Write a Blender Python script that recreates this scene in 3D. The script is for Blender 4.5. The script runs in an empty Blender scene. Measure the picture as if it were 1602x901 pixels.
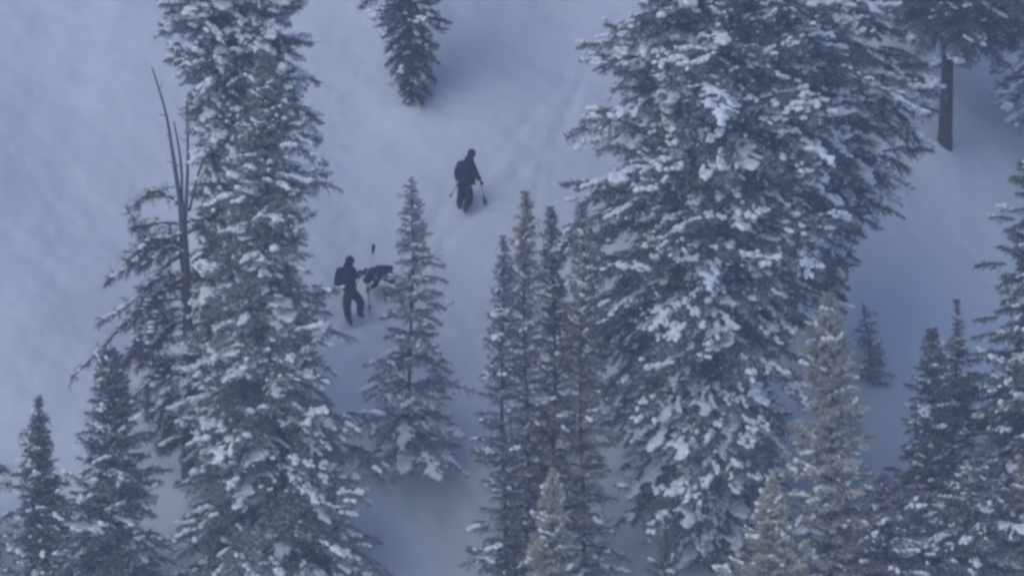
import bpy, bmesh, math, random
import numpy as np
from mathutils import Vector, Matrix

R = math.radians
rnd = random.Random(7)
rng = np.random.default_rng(11)
sc = bpy.context.scene
C = sc.collection

# ------------------------------------------------------------------ camera
PITCH = R(10); DIST = 150.0; FW = 26.7
CAM = Vector((0, -DIST * math.cos(PITCH), DIST * math.sin(PITCH)))
cd = bpy.data.cameras.new('camera'); cam = bpy.data.objects.new('camera', cd); C.objects.link(cam)
cam.location = CAM
cam.rotation_euler = (R(90) - PITCH, 0, 0)
cd.sensor_width = 36; cd.lens = 36 * DIST / FW
cd.clip_start = 1; cd.clip_end = 2000
sc.camera = cam
sc.cycles.filter_width = 3.1            # the soft long-lens picture
# ------------------------------------------------------------------ sky, sun, exposure
SUNV = Vector((-0.45, -0.50, 0.74)).normalized()
w = bpy.data.worlds.new('World'); sc.world = w; w.use_nodes = True
nt = w.node_tree
sky = nt.nodes.new('ShaderNodeTexSky'); sky.sky_type = 'NISHITA'; sky.sun_disc = False
sky.sun_elevation = math.asin(SUNV.z); sky.sun_rotation = math.atan2(SUNV.x, SUNV.y)
sky.altitude = 2500; sky.air_density = 1.0; sky.dust_density = 2.8; sky.ozone_density = 1.5
nt.links.new(sky.outputs[0], nt.nodes['Background'].inputs[0])
nt.nodes['Background'].inputs[1].default_value = 0.10
sd = bpy.data.lights.new('sun', 'SUN'); sun = bpy.data.objects.new('sun', sd); C.objects.link(sun)
sd.energy = 0.68; sd.angle = R(60); sd.color = (1.0, 0.97, 0.94)
sun.rotation_euler = SUNV.to_track_quat('Z', 'Y').to_euler()
sc.view_settings.view_transform = 'Standard'; sc.view_settings.look = 'None'
sc.view_settings.exposure = 0.50; sc.view_settings.gamma = 1
sc.cycles.max_bounces = 6; sc.cycles.diffuse_bounces = 3; sc.cycles.volume_bounces = 1
sc.cycles.use_denoising = True

# ------------------------------------------------------------------ materials
def newmat(name):
    m = bpy.data.materials.new(name); m.use_nodes = True
    b = m.node_tree.nodes['Principled BSDF']
    return m, m.node_tree.nodes, m.node_tree.links, b
def simple(name, col, rough=0.6, bump=0.0, scale=30, var=0.25, metallic=0.0):
    m, N, L, b = newmat(name)
    b.inputs['Roughness'].default_value = rough; b.inputs['Metallic'].default_value = metallic
    tc = N.new('ShaderNodeTexCoord'); no = N.new('ShaderNodeTexNoise'); no.inputs['Scale'].default_value = scale
    L.new(tc.outputs['Object'], no.inputs['Vector'])
    r = N.new('ShaderNodeMapRange'); r.inputs[3].default_value = 1 - var; r.inputs[4].default_value = 1 + var
    L.new(no.outputs[0], r.inputs[0])
    mx = N.new('ShaderNodeVectorMath'); mx.operation = 'SCALE'; mx.inputs[0].default_value = col
    L.new(r.outputs[0], mx.inputs['Scale']); L.new(mx.outputs[0], b.inputs['Base Color'])
    if bump:
        bp = N.new('ShaderNodeBump'); bp.inputs['Strength'].default_value = bump; bp.inputs['Distance'].default_value = 0.02
        L.new(no.outputs[0], bp.inputs['Height']); L.new(bp.outputs[0], b.inputs['Normal'])
    return m
def snow_mat(name, scale, dist, col=(0.80, 0.82, 0.86)):
    m, N, L, b = newmat(name)
    b.inputs['Roughness'].default_value = 0.55
    tc = N.new('ShaderNodeTexCoord'); no = N.new('ShaderNodeTexNoise'); no.inputs['Scale'].default_value = scale
    no.inputs['Detail'].default_value = 6
    L.new(tc.outputs['Object'], no.inputs['Vector'])
    r = N.new('ShaderNodeMapRange'); r.inputs[3].default_value = 0.93; r.inputs[4].default_value = 1.05
    L.new(no.outputs[0], r.inputs[0])
    mx = N.new('ShaderNodeVectorMath'); mx.operation = 'SCALE'; mx.inputs[0].default_value = col
    L.new(r.outputs[0], mx.inputs['Scale']); L.new(mx.outputs[0], b.inputs['Base Color'])
    bp = N.new('ShaderNodeBump'); bp.inputs['Strength'].default_value = 0.6; bp.inputs['Distance'].default_value = dist
    L.new(no.outputs[0], bp.inputs['Height']); L.new(bp.outputs[0], b.inputs['Normal'])
    return m
def foliage_mat(name):
    """needles: tinted per tree (object colour), frosted needle by needle (attribute)"""
    m, N, L, b = newmat(name)
    b.inputs['Roughness'].default_value = 0.7
    oi = N.new('ShaderNodeObjectInfo'); at = N.new('ShaderNodeAttribute'); at.attribute_name = 'frost'
    no = N.new('ShaderNodeTexNoise'); tc = N.new('ShaderNodeTexCoord'); no.inputs['Scale'].default_value = 4
    L.new(tc.outputs['Object'], no.inputs['Vector'])
    r = N.new('ShaderNodeMapRange'); r.inputs[1].default_value = 0.3; r.inputs[2].default_value = 0.7
    r.inputs[3].default_value = 0.6; r.inputs[4].default_value = 1.5
    L.new(no.outputs[0], r.inputs[0])
    mx = N.new('ShaderNodeVectorMath'); mx.operation = 'SCALE'
    L.new(oi.outputs['Color'], mx.inputs[0]); L.new(r.outputs[0], mx.inputs['Scale'])
    fm = N.new('ShaderNodeMath'); fm.operation = 'MULTIPLY'
    ad = N.new('ShaderNodeMath'); ad.inputs[1].default_value = 0.09; L.new(at.outputs['Fac'], ad.inputs[0]); fm.use_clamp = True; L.new(ad.outputs[0], fm.inputs[0]); L.new(oi.outputs['Alpha'], fm.inputs[1])
    mix = N.new('ShaderNodeMixRGB'); mix.inputs[2].default_value = (0.66, 0.67, 0.69, 1)
    L.new(fm.outputs[0], mix.inputs[0]); L.new(mx.outputs[0], mix.inputs[1]); L.new(mix.outputs[0], b.inputs['Base Color'])
    return m
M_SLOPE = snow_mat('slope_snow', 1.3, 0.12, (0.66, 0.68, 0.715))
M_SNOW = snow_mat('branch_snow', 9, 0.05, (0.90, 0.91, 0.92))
M_LEAF = foliage_mat('frosted_needles')
M_BARK = simple('bark', (0.050, 0.045, 0.045), 0.85, 0.8, 14, 0.4)
M_DEAD = simple('dead_wood', (0.12, 0.108, 0.106), 0.85, 0.6, 14, 0.4)
M_NAVY = simple('navy_cloth', (0.010, 0.013, 0.030), 0.75, 0.2, 25, 0.2)
M_BLACK = simple('black_cloth', (0.010, 0.010, 0.014), 0.75, 0.2, 25, 0.2)
M_PANTS = simple('charcoal_cloth', (0.016, 0.017, 0.020), 0.8, 0.2, 25, 0.2)
M_SKIN = simple('skin', (0.45, 0.28, 0.22), 0.6, 0, 30, 0.05)
M_EYE = simple('eye', (0.05, 0.04, 0.03), 0.2, 0, 30, 0.05)
M_LENS = simple('goggle_lens', (0.02, 0.03, 0.05), 0.15, 0, 30, 0.05)
M_PLASTIC = simple('black_plastic', (0.012, 0.012, 0.014), 0.4, 0, 30, 0.1)
M_METAL = simple('pole_metal', (0.12, 0.12, 0.13), 0.4, 0, 30, 0.1, 0.6)

# ------------------------------------------------------------------ helpers
def link(name, me, parent=None, mats=()):
    o = bpy.data.objects.new(name, me); C.objects.link(o)
    for m in mats: me.materials.append(m)
    if parent is not None: o.parent = parent
    return o
def mesh_from(name, V, F, mi=None, smooth=False, attr=None):
    """V (n,3); F: list of arrays (m,3) / (m,4)"""
    me = bpy.data.meshes.new(name)
    V = np.asarray(V, dtype=np.float32)
    Fs = [np.asarray(f, dtype=np.int32) for f in F if len(f)]
    nl = sum(f.size for f in Fs); npoly = sum(len(f) for f in Fs)
    me.vertices.add(len(V)); me.vertices.foreach_set('co', V.ravel())
    me.loops.add(nl); me.polygons.add(npoly)
    me.loops.foreach_set('vertex_index', np.concatenate([f.ravel() for f in Fs]))
    tot = np.concatenate([np.full(len(f), f.shape[1], np.int32) for f in Fs])
    me.polygons.foreach_set('loop_start', np.concatenate([[0], np.cumsum(tot)[:-1]]).astype(np.int32))
    if mi is not None: me.polygons.foreach_set('material_index', np.asarray(mi, np.int32))
    if smooth is not False:
        sm = np.full(npoly, True) if smooth is True else smooth
        me.polygons.foreach_set('use_smooth', sm)
    if attr is not None:
        a = me.attributes.new('frost', 'FLOAT', 'POINT'); a.data.foreach_set('value', np.asarray(attr, np.float32))
    me.update(); me.validate()
    return me
class MB:
    def __init__(s): s.v = []; s.f3 = []; s.f4 = []; s.n = 0
    def add(s, V, f3=(), f4=()):
        s.v.append(np.asarray(V, float))
        if len(f3): s.f3.append(np.asarray(f3) + s.n)
        if len(f4): s.f4.append(np.asarray(f4) + s.n)
        s.n += len(V)
    def tube(s, pts, rad, k=6, jit=0.0, cap=True):
        P = np.asarray(pts, float); n = len(P); rad = np.broadcast_to(rad, n)
        T = np.gradient(P, axis=0); T /= np.linalg.norm(T, axis=1)[:, None] + 1e-9
        ref = np.array([0, 0, 1.0]) if abs(T[:, 2]).mean() < 0.8 else np.array([1.0, 0, 0])
        A = np.cross(T, ref); A /= np.linalg.norm(A, axis=1)[:, None] + 1e-9
        B = np.cross(T, A)
        th = np.arange(k) * 2 * math.pi / k
        rr = rad[:, None] * (1 + jit * rng.standard_normal((n, k)))
        V = P[:, None] + rr[..., None] * (np.cos(th)[None, :, None] * A[:, None] + np.sin(th)[None, :, None] * B[:, None])
        V = V.reshape(-1, 3); q = []
        for i in range(n - 1):
            for j in range(k):
                a = i * k + j; b = i * k + (j + 1) % k
                q.append((a, b, b + k, a + k))
        f3 = []
        if cap:
            V = np.vstack([V, P[0], P[-1]])
            for j in range(k):
                f3.append((n * k, (j + 1) % k, j)); f3.append((n * k + 1, (n - 1) * k + j, (n - 1) * k + (j + 1) % k))
        s.add(V, f3, q)
    def ball(s, c, r, seg=10, ring=7, rot=None):
        th = np.arange(seg) * 2 * math.pi / seg; V = [(0, 0, -1)]
        for i in range(1, ring):
            ph = -math.pi / 2 + math.pi * i / ring
            V += [(math.cos(ph) * math.cos(t), math.cos(ph) * math.sin(t), math.sin(ph)) for t in th]
        V.append((0, 0, 1)); V = np.array(V) * np.asarray(r)
        if rot is not None: V = V @ np.array(rot).T
        V = V + np.asarray(c); f3 = []; q = []
        for j in range(seg):
            f3.append((0, 1 + (j + 1) % seg, 1 + j))
            l = 1 + (ring - 2) * seg
            f3.append((len(V) - 1, l + j, l + (j + 1) % seg))
        for i in range(ring - 2):
            for j in range(seg):
                a = 1 + i * seg + j; b = 1 + i * seg + (j + 1) % seg
                q.append((a, b, b + seg, a + seg))
        s.add(V, f3, q)
    def mesh(s, name, smooth=True):
        F = []
        if s.f3: F.append(np.vstack(s.f3))
        if s.f4: F.append(np.vstack(s.f4))
        return mesh_from(name, np.vstack(s.v), F, smooth=smooth)
    def build(s, name, mat, parent=None, smooth=True):
        return link(name, s.mesh(name, smooth), parent, [mat])
def evaluated(o, name):
    dg = bpy.context.evaluated_depsgraph_get(); dg.update()
    me = bpy.data.meshes.new_from_object(o.evaluated_get(dg)); me.name = name
    return me

# ------------------------------------------------------------------ the slope
TAN = math.tan(R(32))
def softclamp(z, lo, hi, s=6.0):
    z = hi - s * np.logaddexp(0, (hi - z) / s)
    z = -z
    return lo + s * np.logaddexp(0, (-z - lo) / s) if False else lo + s * np.logaddexp(0, ((-z) - lo) / s)
_rr = random.Random(5); RIP = []; FOOT = []
for _i in range(26):
    _k = 0.9 * 1.13 ** _i; _a = _rr.uniform(0, math.pi); RIP.append((_k * math.cos(_a), _k * math.sin(_a), _rr.uniform(0, 6.28), 0.030 / _k ** 0.75))
TRACKS = []      # (polyline, depth, width)
def height(x, y):
    x = np.asarray(x, float); y = np.asarray(y, float)
    z = y * TAN
    hi, lo, s = 50.0, -56.0, 5.0
    z = hi - s * np.logaddexp(0, (hi - z) / s)
    z = lo + s * np.logaddexp(0, (z - lo) / s)
    z = z + 0.35 * np.sin(x * 0.31 + 0.7) * np.sin(y * 0.23 + 1.1) + 0.16 * np.sin(x * 0.83 + y * 0.37) + 0.09 * np.sin(x * 0.6 - y * 1.13 + 2)
    for kx, ky, ph, am in RIP: z = z + am * np.sin(x * kx + y * ky + ph)
    near = (np.abs(x) < 16) & (np.abs(y) < 20)
    if np.any(near) and FOOT:
        for fx, fy, fr, fd in FOOT:
            z = z - np.where(near, fd * np.exp(-((x - fx) ** 2 + (y - fy) ** 2) / fr ** 2), 0)
    # the slope rolls off to the right into a shallow gully, and a little at the far left
    z = z - 0.60 * 1.2 * np.logaddexp(0, (x - 9.4) / 1.2) * np.exp(-(np.maximum(x - 9, 0) / 60) ** 2)
    # hump beside the middle spruce, flatter bench below it
    z = z + 0.35 * np.exp(-((x + 2.5) / 2.0) ** 2 - ((y + 5.2) / 1.6) ** 2)
    for P, dep, wid in TRACKS:
        d = np.full(np.broadcast(x, y).shape, 9.0)
        for (ax, ay), (bx, by) in zip(P[:-1], P[1:]):
            L2 = (bx - ax) ** 2 + (by - ay) ** 2 + 1e-9
            t = np.clip(((x - ax) * (bx - ax) + (y - ay) * (by - ay)) / L2, 0, 1)
            d = np.minimum(d, np.hypot(x - ax - t * (bx - ax), y - ay - t * (by - ay)))
        z = z - dep * np.exp(-(d / wid) ** 2) + 0.35 * dep * np.exp(-((d - 2 * wid) / wid) ** 2)
    return z
cP, sP = math.cos(PITCH), math.sin(PITCH)
def ray(px, py):
    u = (px - 801) / 1602 * FW / DIST; v = (450.5 - py) / 1602 * FW / DIST
    return Vector((u, cP + v * sP, -sP + v * cP))
def at(px, py):
    d = ray(px, py); lo, hi = 60.0, 260.0
    for _ in range(40):
        t = (lo + hi) / 2; p = CAM + d * t
        if p.z > float(height(p.x, p.y)): lo = t
        else: hi = t
    return CAM + d * lo
def on_plane(px, py, Y):
    """the point at depth Y (world y) seen at a pixel"""
    d = ray(px, py); return CAM + d * ((Y - CAM.y) / d.y)
def gxy(px, py):
    p = at(px, py); return (p.x, p.y)
_T = [([gxy(895, 150), gxy(872, 200), gxy(850, 260), gxy(835, 320)], 0.07, 0.12),
      ([gxy(935, 60), gxy(905, 140), gxy(880, 215), gxy(860, 290)], 0.06, 0.12),
      ([gxy(735, 335), gxy(765, 262), gxy(815, 200), gxy(890, 120)], 0.04, 0.14),
      ([gxy(560, 503), gxy(600, 500), gxy(640, 508), gxy(700, 520)], 0.10, 0.14),
      ([gxy(545, 512), gxy(590, 515), gxy(650, 545)], 0.08, 0.12),
      ([gxy(605, 468), gxy(660, 440), gxy(760, 420)], 0.06, 0.12),
      ([gxy(690, 330), gxy(640, 420), gxy(600, 470)], 0.05, 0.2)]
_F = []
for _p, _q, _n in (((470, 540), (620, 468), 26), ((600, 470), (560, 505), 14), ((620, 468), (725, 340), 30), ((735, 335), (850, 235), 26)):
    for _i in range(_n):
        _t = _i / _n; _x, _y = gxy(_p[0] + (_q[0] - _p[0]) * _t + _rr.uniform(-9, 9), _p[1] + (_q[1] - _p[1]) * _t + _rr.uniform(-7, 7))
        _F.append((_x, _y, _rr.uniform(0.10, 0.2), _rr.uniform(0.03, 0.11)))
for _i in range(40):       # clods shaken from the trees
    _x, _y = gxy(_rr.uniform(490, 900), _rr.uniform(100, 860)); _F.append((_x, _y, _rr.uniform(0.08, 0.16), -_rr.uniform(0.03, 0.08)))
for _px, _py, _r, _h in ((1480, 250, 0.60, 0.26), (1455, 246, 0.45, 0.16), (640, 178, 0.5, 0.2), (642, 744, 0.5, 0.24), (292, 770, 0.5, 0.3), (338, 757, 0.6, 0.3)):
    _x, _y = gxy(_px, _py); _F.append((_x, _y, _r, -_h))
TRACKS.extend(_T); FOOT.extend(_F)
def axis(f0, f1, df, end0, end1):
    a = list(np.arange(f0, f1, df)); st = df; x = f1
    while x < end1: a.append(x); st *= 1.25; x += st
    a.append(end1); st = df; x = f0 - df
    while x > end0: a.insert(0, x); st *= 1.25; x -= st
    a.insert(0, end0)
    return np.array(a)
gx = axis(-15, 15, 0.13, -250, 250); gy = axis(-15, 19, 0.13, -240, 250)
X, Y = np.meshgrid(gx, gy); Z = height(X, Y)
V = np.stack([X, Y, Z], -1).reshape(-1, 3)
nx, ny = len(gx), len(gy)
I = np.arange(nx * ny).reshape(ny, nx)
Q = np.stack([I[:-1, :-1], I[:-1, 1:], I[1:, 1:], I[1:, :-1]], -1).reshape(-1, 4)
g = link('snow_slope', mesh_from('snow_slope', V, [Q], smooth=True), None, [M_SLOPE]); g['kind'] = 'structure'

# ------------------------------------------------------------------ bough library
CLASSES = [0.22, 0.4, 0.7, 1.1, 1.7, 2.5, 3.5, 4.6]
def blades(P, D, k, ln, wd, r):
    n = len(P) * k
    P = np.repeat(P, k, 0); D = np.repeat(D, k, 0)
    rv = r.standard_normal((n, 3)); rv -= (rv * D).sum(1)[:, None] * D
    rv /= np.linalg.norm(rv, axis=1)[:, None] + 1e-9
    a = D * 0.75 + rv * r.uniform(0.35, 1.0, (n, 1)); a /= np.linalg.norm(a, axis=1)[:, None]
    s = np.cross(a, r.standard_normal((n, 3))); s /= np.linalg.norm(s, axis=1)[:, None] + 1e-9
    L = ln * r.uniform(0.6, 1.3, (n, 1)); W = wd * r.uniform(0.6, 1.3, (n, 1))
    P = P + r.standard_normal((n, 3)) * ln * 0.1
    V = np.stack([P - s * W / 2, P + s * W / 2, P + a * L], 1).reshape(-1, 3)
    fr = (r.random(n) < 0.33) * r.uniform(0.3, 1, n)
    return V, np.arange(n * 3).reshape(-1, 3), np.repeat(fr, 3)
def twig_line(p0, d, L, droop, n):
    t = np.linspace(0, 1, n)[:, None]
    return p0 + d * L * t + np.array([0, 0, -1.0]) * droop * L * t ** 2
def make_bough(L, seed, snow, dense=1.0):
    r = np.random.default_rng(seed)
    up = r.uniform(0.02, 0.14); dr = r.uniform(0.18, 0.38) * min(1, L / 1.5 + 0.3)
    t = np.linspace(0, 1, 9)
    side = 0.10 * L * np.sin(t * 3 + r.uniform(0, 6)) * t
    ax = np.stack([L * t, side, L * (up * t - dr * t * t)], -1)
    mb = MB(); mb.tube(ax, np.linspace(0.012 + 0.010 * L, 0.004, 9), 4)
    SP, SD = [], []
    lats = []
    step = max(0.055, 0.036 * L + 0.04) / dense
    x = 0.10 * L
    while x < L:
        u = x / L; p = np.array([np.interp(u, t, ax[:, i]) for i in range(3)])
        for sgn in (-1, 1):
            if r.random() < 0.10: continue
            ll = (0.07 + 0.40 * L * (1 - u) ** 0.8 * min(1, u * 2.6 + 0.15)) * r.uniform(0.6, 1.2)
            an = R(r.uniform(38, 72)) * sgn
            d = np.array([math.cos(an), math.sin(an), r.uniform(-0.30, 0.12)]); d /= np.linalg.norm(d)
            lats.append((p, d, ll, u, r.uniform(0.1, 0.5)))
        x += step * r.uniform(0.7, 1.3)
    sp = 0.045
    for p, d, ll, u, dp in lats:
        n = max(3, int(ll / sp)); tl = twig_line(p, d, ll, dp, n)
        SP.append(tl); D = np.gradient(tl, axis=0); SD.append(D / (np.linalg.norm(D, axis=1)[:, None] + 1e-9))
        if ll > 0.28: mb.tube(tl[::max(1, n // 4)], 0.006, 3, cap=False)
        if ll > 0.35:
            for q in range(2, n - 1, 3):
                a = math.atan2(d[1], d[0]) + R(r.choice([-50, 50]))
                dd = np.array([math.cos(a), math.sin(a), r.uniform(-0.35, 0.05)])
                l2 = (ll - ll * q / n) * 0.4; m = max(2, int(l2 / sp))
                t2 = twig_line(tl[q], dd, l2, 0.3, m); SP.append(t2); SD.append(np.tile(dd / np.linalg.norm(dd), (m, 1)))
    n = max(4, int(L / sp)); u = np.linspace(0.15, 1, n); am = np.stack([np.interp(u, t, ax[:, i]) for i in range(3)], -1)
    SP.append(am); D = np.gradient(am, axis=0); SD.append(D / np.linalg.norm(D, axis=1)[:, None])
    bl = 0.075 if L < 0.5 else 0.095
    BV, BF, fr = blades(np.vstack(SP), np.vstack(SD), 4 if L < 2 else 3, bl, 0.026, r)
    wv = np.vstack(mb.v); F3 = np.vstack(mb.f3) if mb.f3 else np.zeros((0, 3), int); F4 = np.vstack(mb.f4)
    f3 = np.vstack([F3, BF + len(wv)])
    mi = np.concatenate([np.ones(len(F3)), np.zeros(len(BF)), np.ones(len(F4))])
    me = mesh_from('bough', np.vstack([wv, BV]), [f3, F4], mi=mi, attr=np.concatenate([np.zeros(len(wv)), fr]))
    me.materials.append(M_LEAF); me.materials.append(M_BARK)
    out = [me]
    # snow lying on this bough, at several loads
    for load in snow:
        sb = MB(); cnt = 0
        big = 0.5 + 0.18 * min(L, 2.0)
        if load > 0.9 and L > 0.9:      # broad pillows on the outer half
            for p, d, ll, uu, dp in lats:
                if uu < 0.3 or r.random() < 0.5: continue
                tl = twig_line(p, d, ll, dp, 6); e = r.uniform(0.7, 1.2) * (0.55 + 0.06 * min(L, 2.5))
                k = r.integers(1, 4); sb.ball(tl[k] + (0, 0, 0.05 * e), (0.24 * e, 0.17 * e, 0.085 * e), 10, 7); cnt += 1
        if load > 0.5:          # a ridge of snow along the outer axis
            u = r.uniform(0.25, 0.5)
            while u < 1.02:
                if r.random() < 0.5:
                    p = np.array([np.interp(u, t, ax[:, i]) for i in range(3)])
                    e = r.uniform(0.75, 1.25) * big
                    sb.ball(p + (0, 0, 0.045 * e), (0.13 * e, 0.085 * e, 0.065 * e), 8, 6); cnt += 1
                u += 0.14 * big / L
        for p, d, ll, uu, dp in lats:
            if ll < 0.10 or r.random() > load * 0.9: continue
            tl = twig_line(p, d, ll, dp, 6)
            k0 = r.integers(1, 4); 
            for k in range(k0, 6):
                if (ll < 0.35 and k % 2) or r.random() < 0.38: continue
                e = r.uniform(0.6, 1.15) * (0.46 + 0.15 * min(L, 2.0))
                a = math.atan2(d[1], d[0]); ca, sa = math.cos(a), math.sin(a)
                rot = ((ca, -sa, 0), (sa, ca, 0), (0, 0, 1))
                sb.ball(tl[k] + (0, 0, 0.035 * e), (0.12 * e, 0.075 * e, 0.06 * e), 8, 6, rot); cnt += 1
        if cnt == 0:
            p = ax[6]; sb.ball(p + (0, 0, .03), (0.07, 0.05, 0.04), 8, 6)
        tmp = sb.build('tmp', M_SNOW)
        rm = tmp.modifiers.new('r', 'REMESH'); rm.mode = 'VOXEL'; rm.voxel_size = 0.028 if L < 2 else 0.038
        s_ = tmp.modifiers.new('s', 'SMOOTH'); s_.iterations = 3; s_.factor = 0.5
        me2 = evaluated(tmp, 'snow_load')
        bpy.data.objects.remove(tmp)
        nv = len(me2.vertices); co = np.empty(nv * 3, np.float32); me2.vertices.foreach_get('co', co)
        co = co.reshape(-1, 3); co += 0.008 * np.sin(co[:, [1, 2, 0]] * 37 + seed) + 0.006 * np.sin(co[:, [2, 0, 1]] * 71)
        me2.vertices.foreach_set('co', co.ravel()); me2.polygons.foreach_set('use_smooth', np.ones(len(me2.polygons), bool))
        if not me2.materials: me2.materials.append(M_SNOW)
        me2.update(); out.append(me2)
    return out
LIB = {}
for ci, L in enumerate(CLASSES):
    LIB[ci] = [make_bough(L, 100 * ci + k, (0.25, 0.6, 0.95) if L > 0.3 else (0.5,)) for k in range(4)]

SPRAY = {}
def spray_data(me):
    n = len(me.vertices); V = np.empty(n * 3, np.float32); me.vertices.foreach_get('co', V)
    A = np.empty(n, np.float32); me.attributes['frost'].data.foreach_get('value', A)
    t = [tuple(p.vertices) for p in me.polygons]
    F3 = np.array([x for x in t if len(x) == 3], int); F4 = np.array([x for x in t if len(x) == 4], int).reshape(-1, 4)
    return V.reshape(-1, 3).astype(float), F3, F4, A
for ci in range(4): SPRAY[ci] = [spray_data(v[0]) for v in LIB[ci][:3]]
_b = bmesh.new(); bmesh.ops.create_icosphere(_b, subdivisions=2, radius=1); ICO_V = np.array([v.co[:] for v in _b.verts]); ICO_F = np.array([[v.index for v in f.verts] for f in _b.faces]); _b.free()
_b = bmesh.new(); bmesh.ops.create_icosphere(_b, subdivisions=1, radius=1); ICO_V = np.array([v.co[:] for v in _b.verts]); ICO_F = np.array([[v.index for v in f.verts] for f in _b.faces]); _b.free()
# ------------------------------------------------------------------ trees
def project(p):
    d = p - CAM; f = d.y * cP - d.z * sP; upc = d.z * cP + d.y * sP
    return 801 + d.x / f * DIST / FW * 1602, 450.5 - upc / f * DIST / FW * 1602
def height_to(base, py):
    lo, hi = -3.0, 40.0
    for _ in range(40):
        m = (lo + hi) / 2
        if project(base + Vector((0, 0, m)))[1] > py: lo = m
        else: hi = m
    return lo
def conifer(name, label, cat, base_px, tip_px, prof, n, tint, snow=(0.3, 0.3, 0.2, 0.2), frost=0.6, tilt=(30, -18),
            trunk_r=0.16, fill=1.0, group=None, seed=0, power=1.0, inner=0.75, gaps=0.0, dabs=0.66, widen=1.12, upto=None, bark=None, whorl=0):
    """prof: list of (photo row, reach to the left, reach to the right) in photo pixels"""
    r = random.Random(1000 + seed); nr = np.random.default_rng(500 + seed)
    b = at(*base_px); H = height_to(b, tip_px[1])
    ppm = 1602 / FW * DIST / (b - CAM).length / widen
    lean = (tip_px[0] - base_px[0]) / ppm / H
    root = bpy.data.objects.new(name, None); C.objects.link(root); root.location = b - Vector((0, 0, 0.15))
    root['label'] = label; root['category'] = cat
    if group: root['group'] = group
    hs = np.array([height_to(b, p[0]) for p in prof]); o_ = np.argsort(hs); hs = hs[o_]
    RL = np.array([p[1] / ppm for p in prof])[o_]; RR = np.array([p[2] / ppm for p in prof])[o_]
    if upto is not None: pass
    bend = r.uniform(0, 6); amp = 0.02 * min(H, 6) / 3
    def axis_at(h):
        return np.array([lean * h + amp * math.sin(h * 0.9 + bend), amp * math.cos(h * 0.7 + bend), h])
    def reach(h, az):
        c = -math.cos(az); l = np.interp(h, hs, RL); q = np.interp(h, hs, RR)
        lob = 1 + 0.16 * math.sin(3 * az + h * 2.1 + bend) + 0.13 * math.sin(h * 5.3 - 2 * az + bend * 2)
        return (l * (0.5 + 0.5 * c) + q * (0.5 - 0.5 * c)) * lob
    n_t = 14; T = [axis_at(h) for h in np.linspace(-0.4, H * 0.985, n_t)]
    tb = MB(); tb.tube([T[0] - (0, 0, .5), T[0] + (0, 0, .32)] + T[1:], [trunk_r * 1.5, trunk_r * 1.12] + [trunk_r * (1 - 0.93 * (i / (n_t - 1)) ** 0.9) + 0.008 for i in range(1, n_t)], 9, 0.04)
    tr = tb.build('trunk', bark or M_BARK, root)
    h0, h1 = hs[0], min(H * 0.99, hs[-1] if hs[-1] > H * 0.9 else H * 0.99)
    # crown: the inner sprays, joined, with the snow caught between them
    ns = int(fill * n * (1.7 if n >= 240 else 1.0)); PV, PF, PA, PM = [], [], [], []; off = 0; SV, SF = [], []; soff = 0
    rmax = max(RL.max(), RR.max())
    while ns > 0:
        h = r.uniform(h0, h1); a = r.uniform(0, 2 * math.pi); q = reach(h, a)
        if r.random() > q / rmax * 0.9 + 0.12: continue
        ns -= 1
        want = q * r.uniform(0.28, 0.5) if q > 0.8 else q * 0.8
        ci = min(range(4), key=lambda k: abs(math.log(CLASSES[k] / want)))
        V0, F3_, F4_, A0 = r.choice(SPRAY[ci]); sc_ = max(0.5, min(1.25, want / CLASSES[ci]))
        f = r.uniform(0.12, 0.74) * inner / 0.75 if q > 0.8 else r.uniform(0, 0.25)
        yaw = a + r.uniform(-0.7, 0.7); pit = tilt[1] + (tilt[0] - tilt[1]) * (h / H) ** 1.5 + r.gauss(0, 16)
        Mr = np.array((Matrix.Rotation(yaw, 3, 'Z') @ Matrix.Rotation(-R(pit), 3, 'Y') @ Matrix.Rotation(r.uniform(-.6, .6), 3, 'X')))
        p0 = axis_at(h) + np.array([math.cos(a) * q * f, math.sin(a) * q * f, math.tan(R(pit * 0.6)) * q * f])
        PV.append(V0 @ Mr.T * sc_ + p0); PF.append((F3_ + off, F4_ + off)); PA.append(A0); off += len(V0)
        k = 0
        while r.random() < dabs and k < 8 and h < 0.94 * H:
            k += 1; t_ = r.uniform(0.35, 1.05) * CLASSES[ci] * sc_
            c = p0 + Mr @ np.array([t_, r.uniform(-.4, .4) * t_, -0.12 * t_]) + (0, 0, 0.06)
            e0 = r.uniform(0.028, 0.072) * (1 + 0.22 * min(q, 2.2))
            for z_ in range(r.choice((2, 3, 3, 4, 5))):
                e = e0 * r.uniform(0.6, 1.1)
                cc = c + Mr @ np.array([r.uniform(-1, 1) * e0 * 1.7, r.uniform(-1, 1) * e0 * 1.1, r.uniform(-.4, .3) * e0])
                B = (ICO_V * (1 + 0.20 * nr.standard_normal((len(ICO_V), 1)))) * np.array([e * 1.4, e, e * 0.75])
                SV.append(B @ Mr.T + cc); SF.append(ICO_F + soff); soff += len(ICO_V)
    f3 = np.vstack([f[0] for f in PF]); f4 = np.vstack([f[1] for f in PF])
    me = mesh_from('crown', np.vstack(PV), [f3, f4], attr=np.concatenate(PA) * 0.8, mi=np.concatenate([np.zeros(len(f3)), np.ones(len(f4))])); me.materials.append(M_LEAF); me.materials.append(M_BARK)
    cr = link('crown', me, root); cr.color = (*tint, frost)
    if SV:
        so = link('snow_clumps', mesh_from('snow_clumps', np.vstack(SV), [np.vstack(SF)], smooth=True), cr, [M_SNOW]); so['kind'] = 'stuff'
    # boughs
    tot = 0; ga = 2.399963
    grid = np.linspace(h0, h1, 400); wgt = 1 / (0.06 + np.array([(np.interp(h, hs, RL) + np.interp(h, hs, RR)) / 2 for h in grid])) ** power
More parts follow.
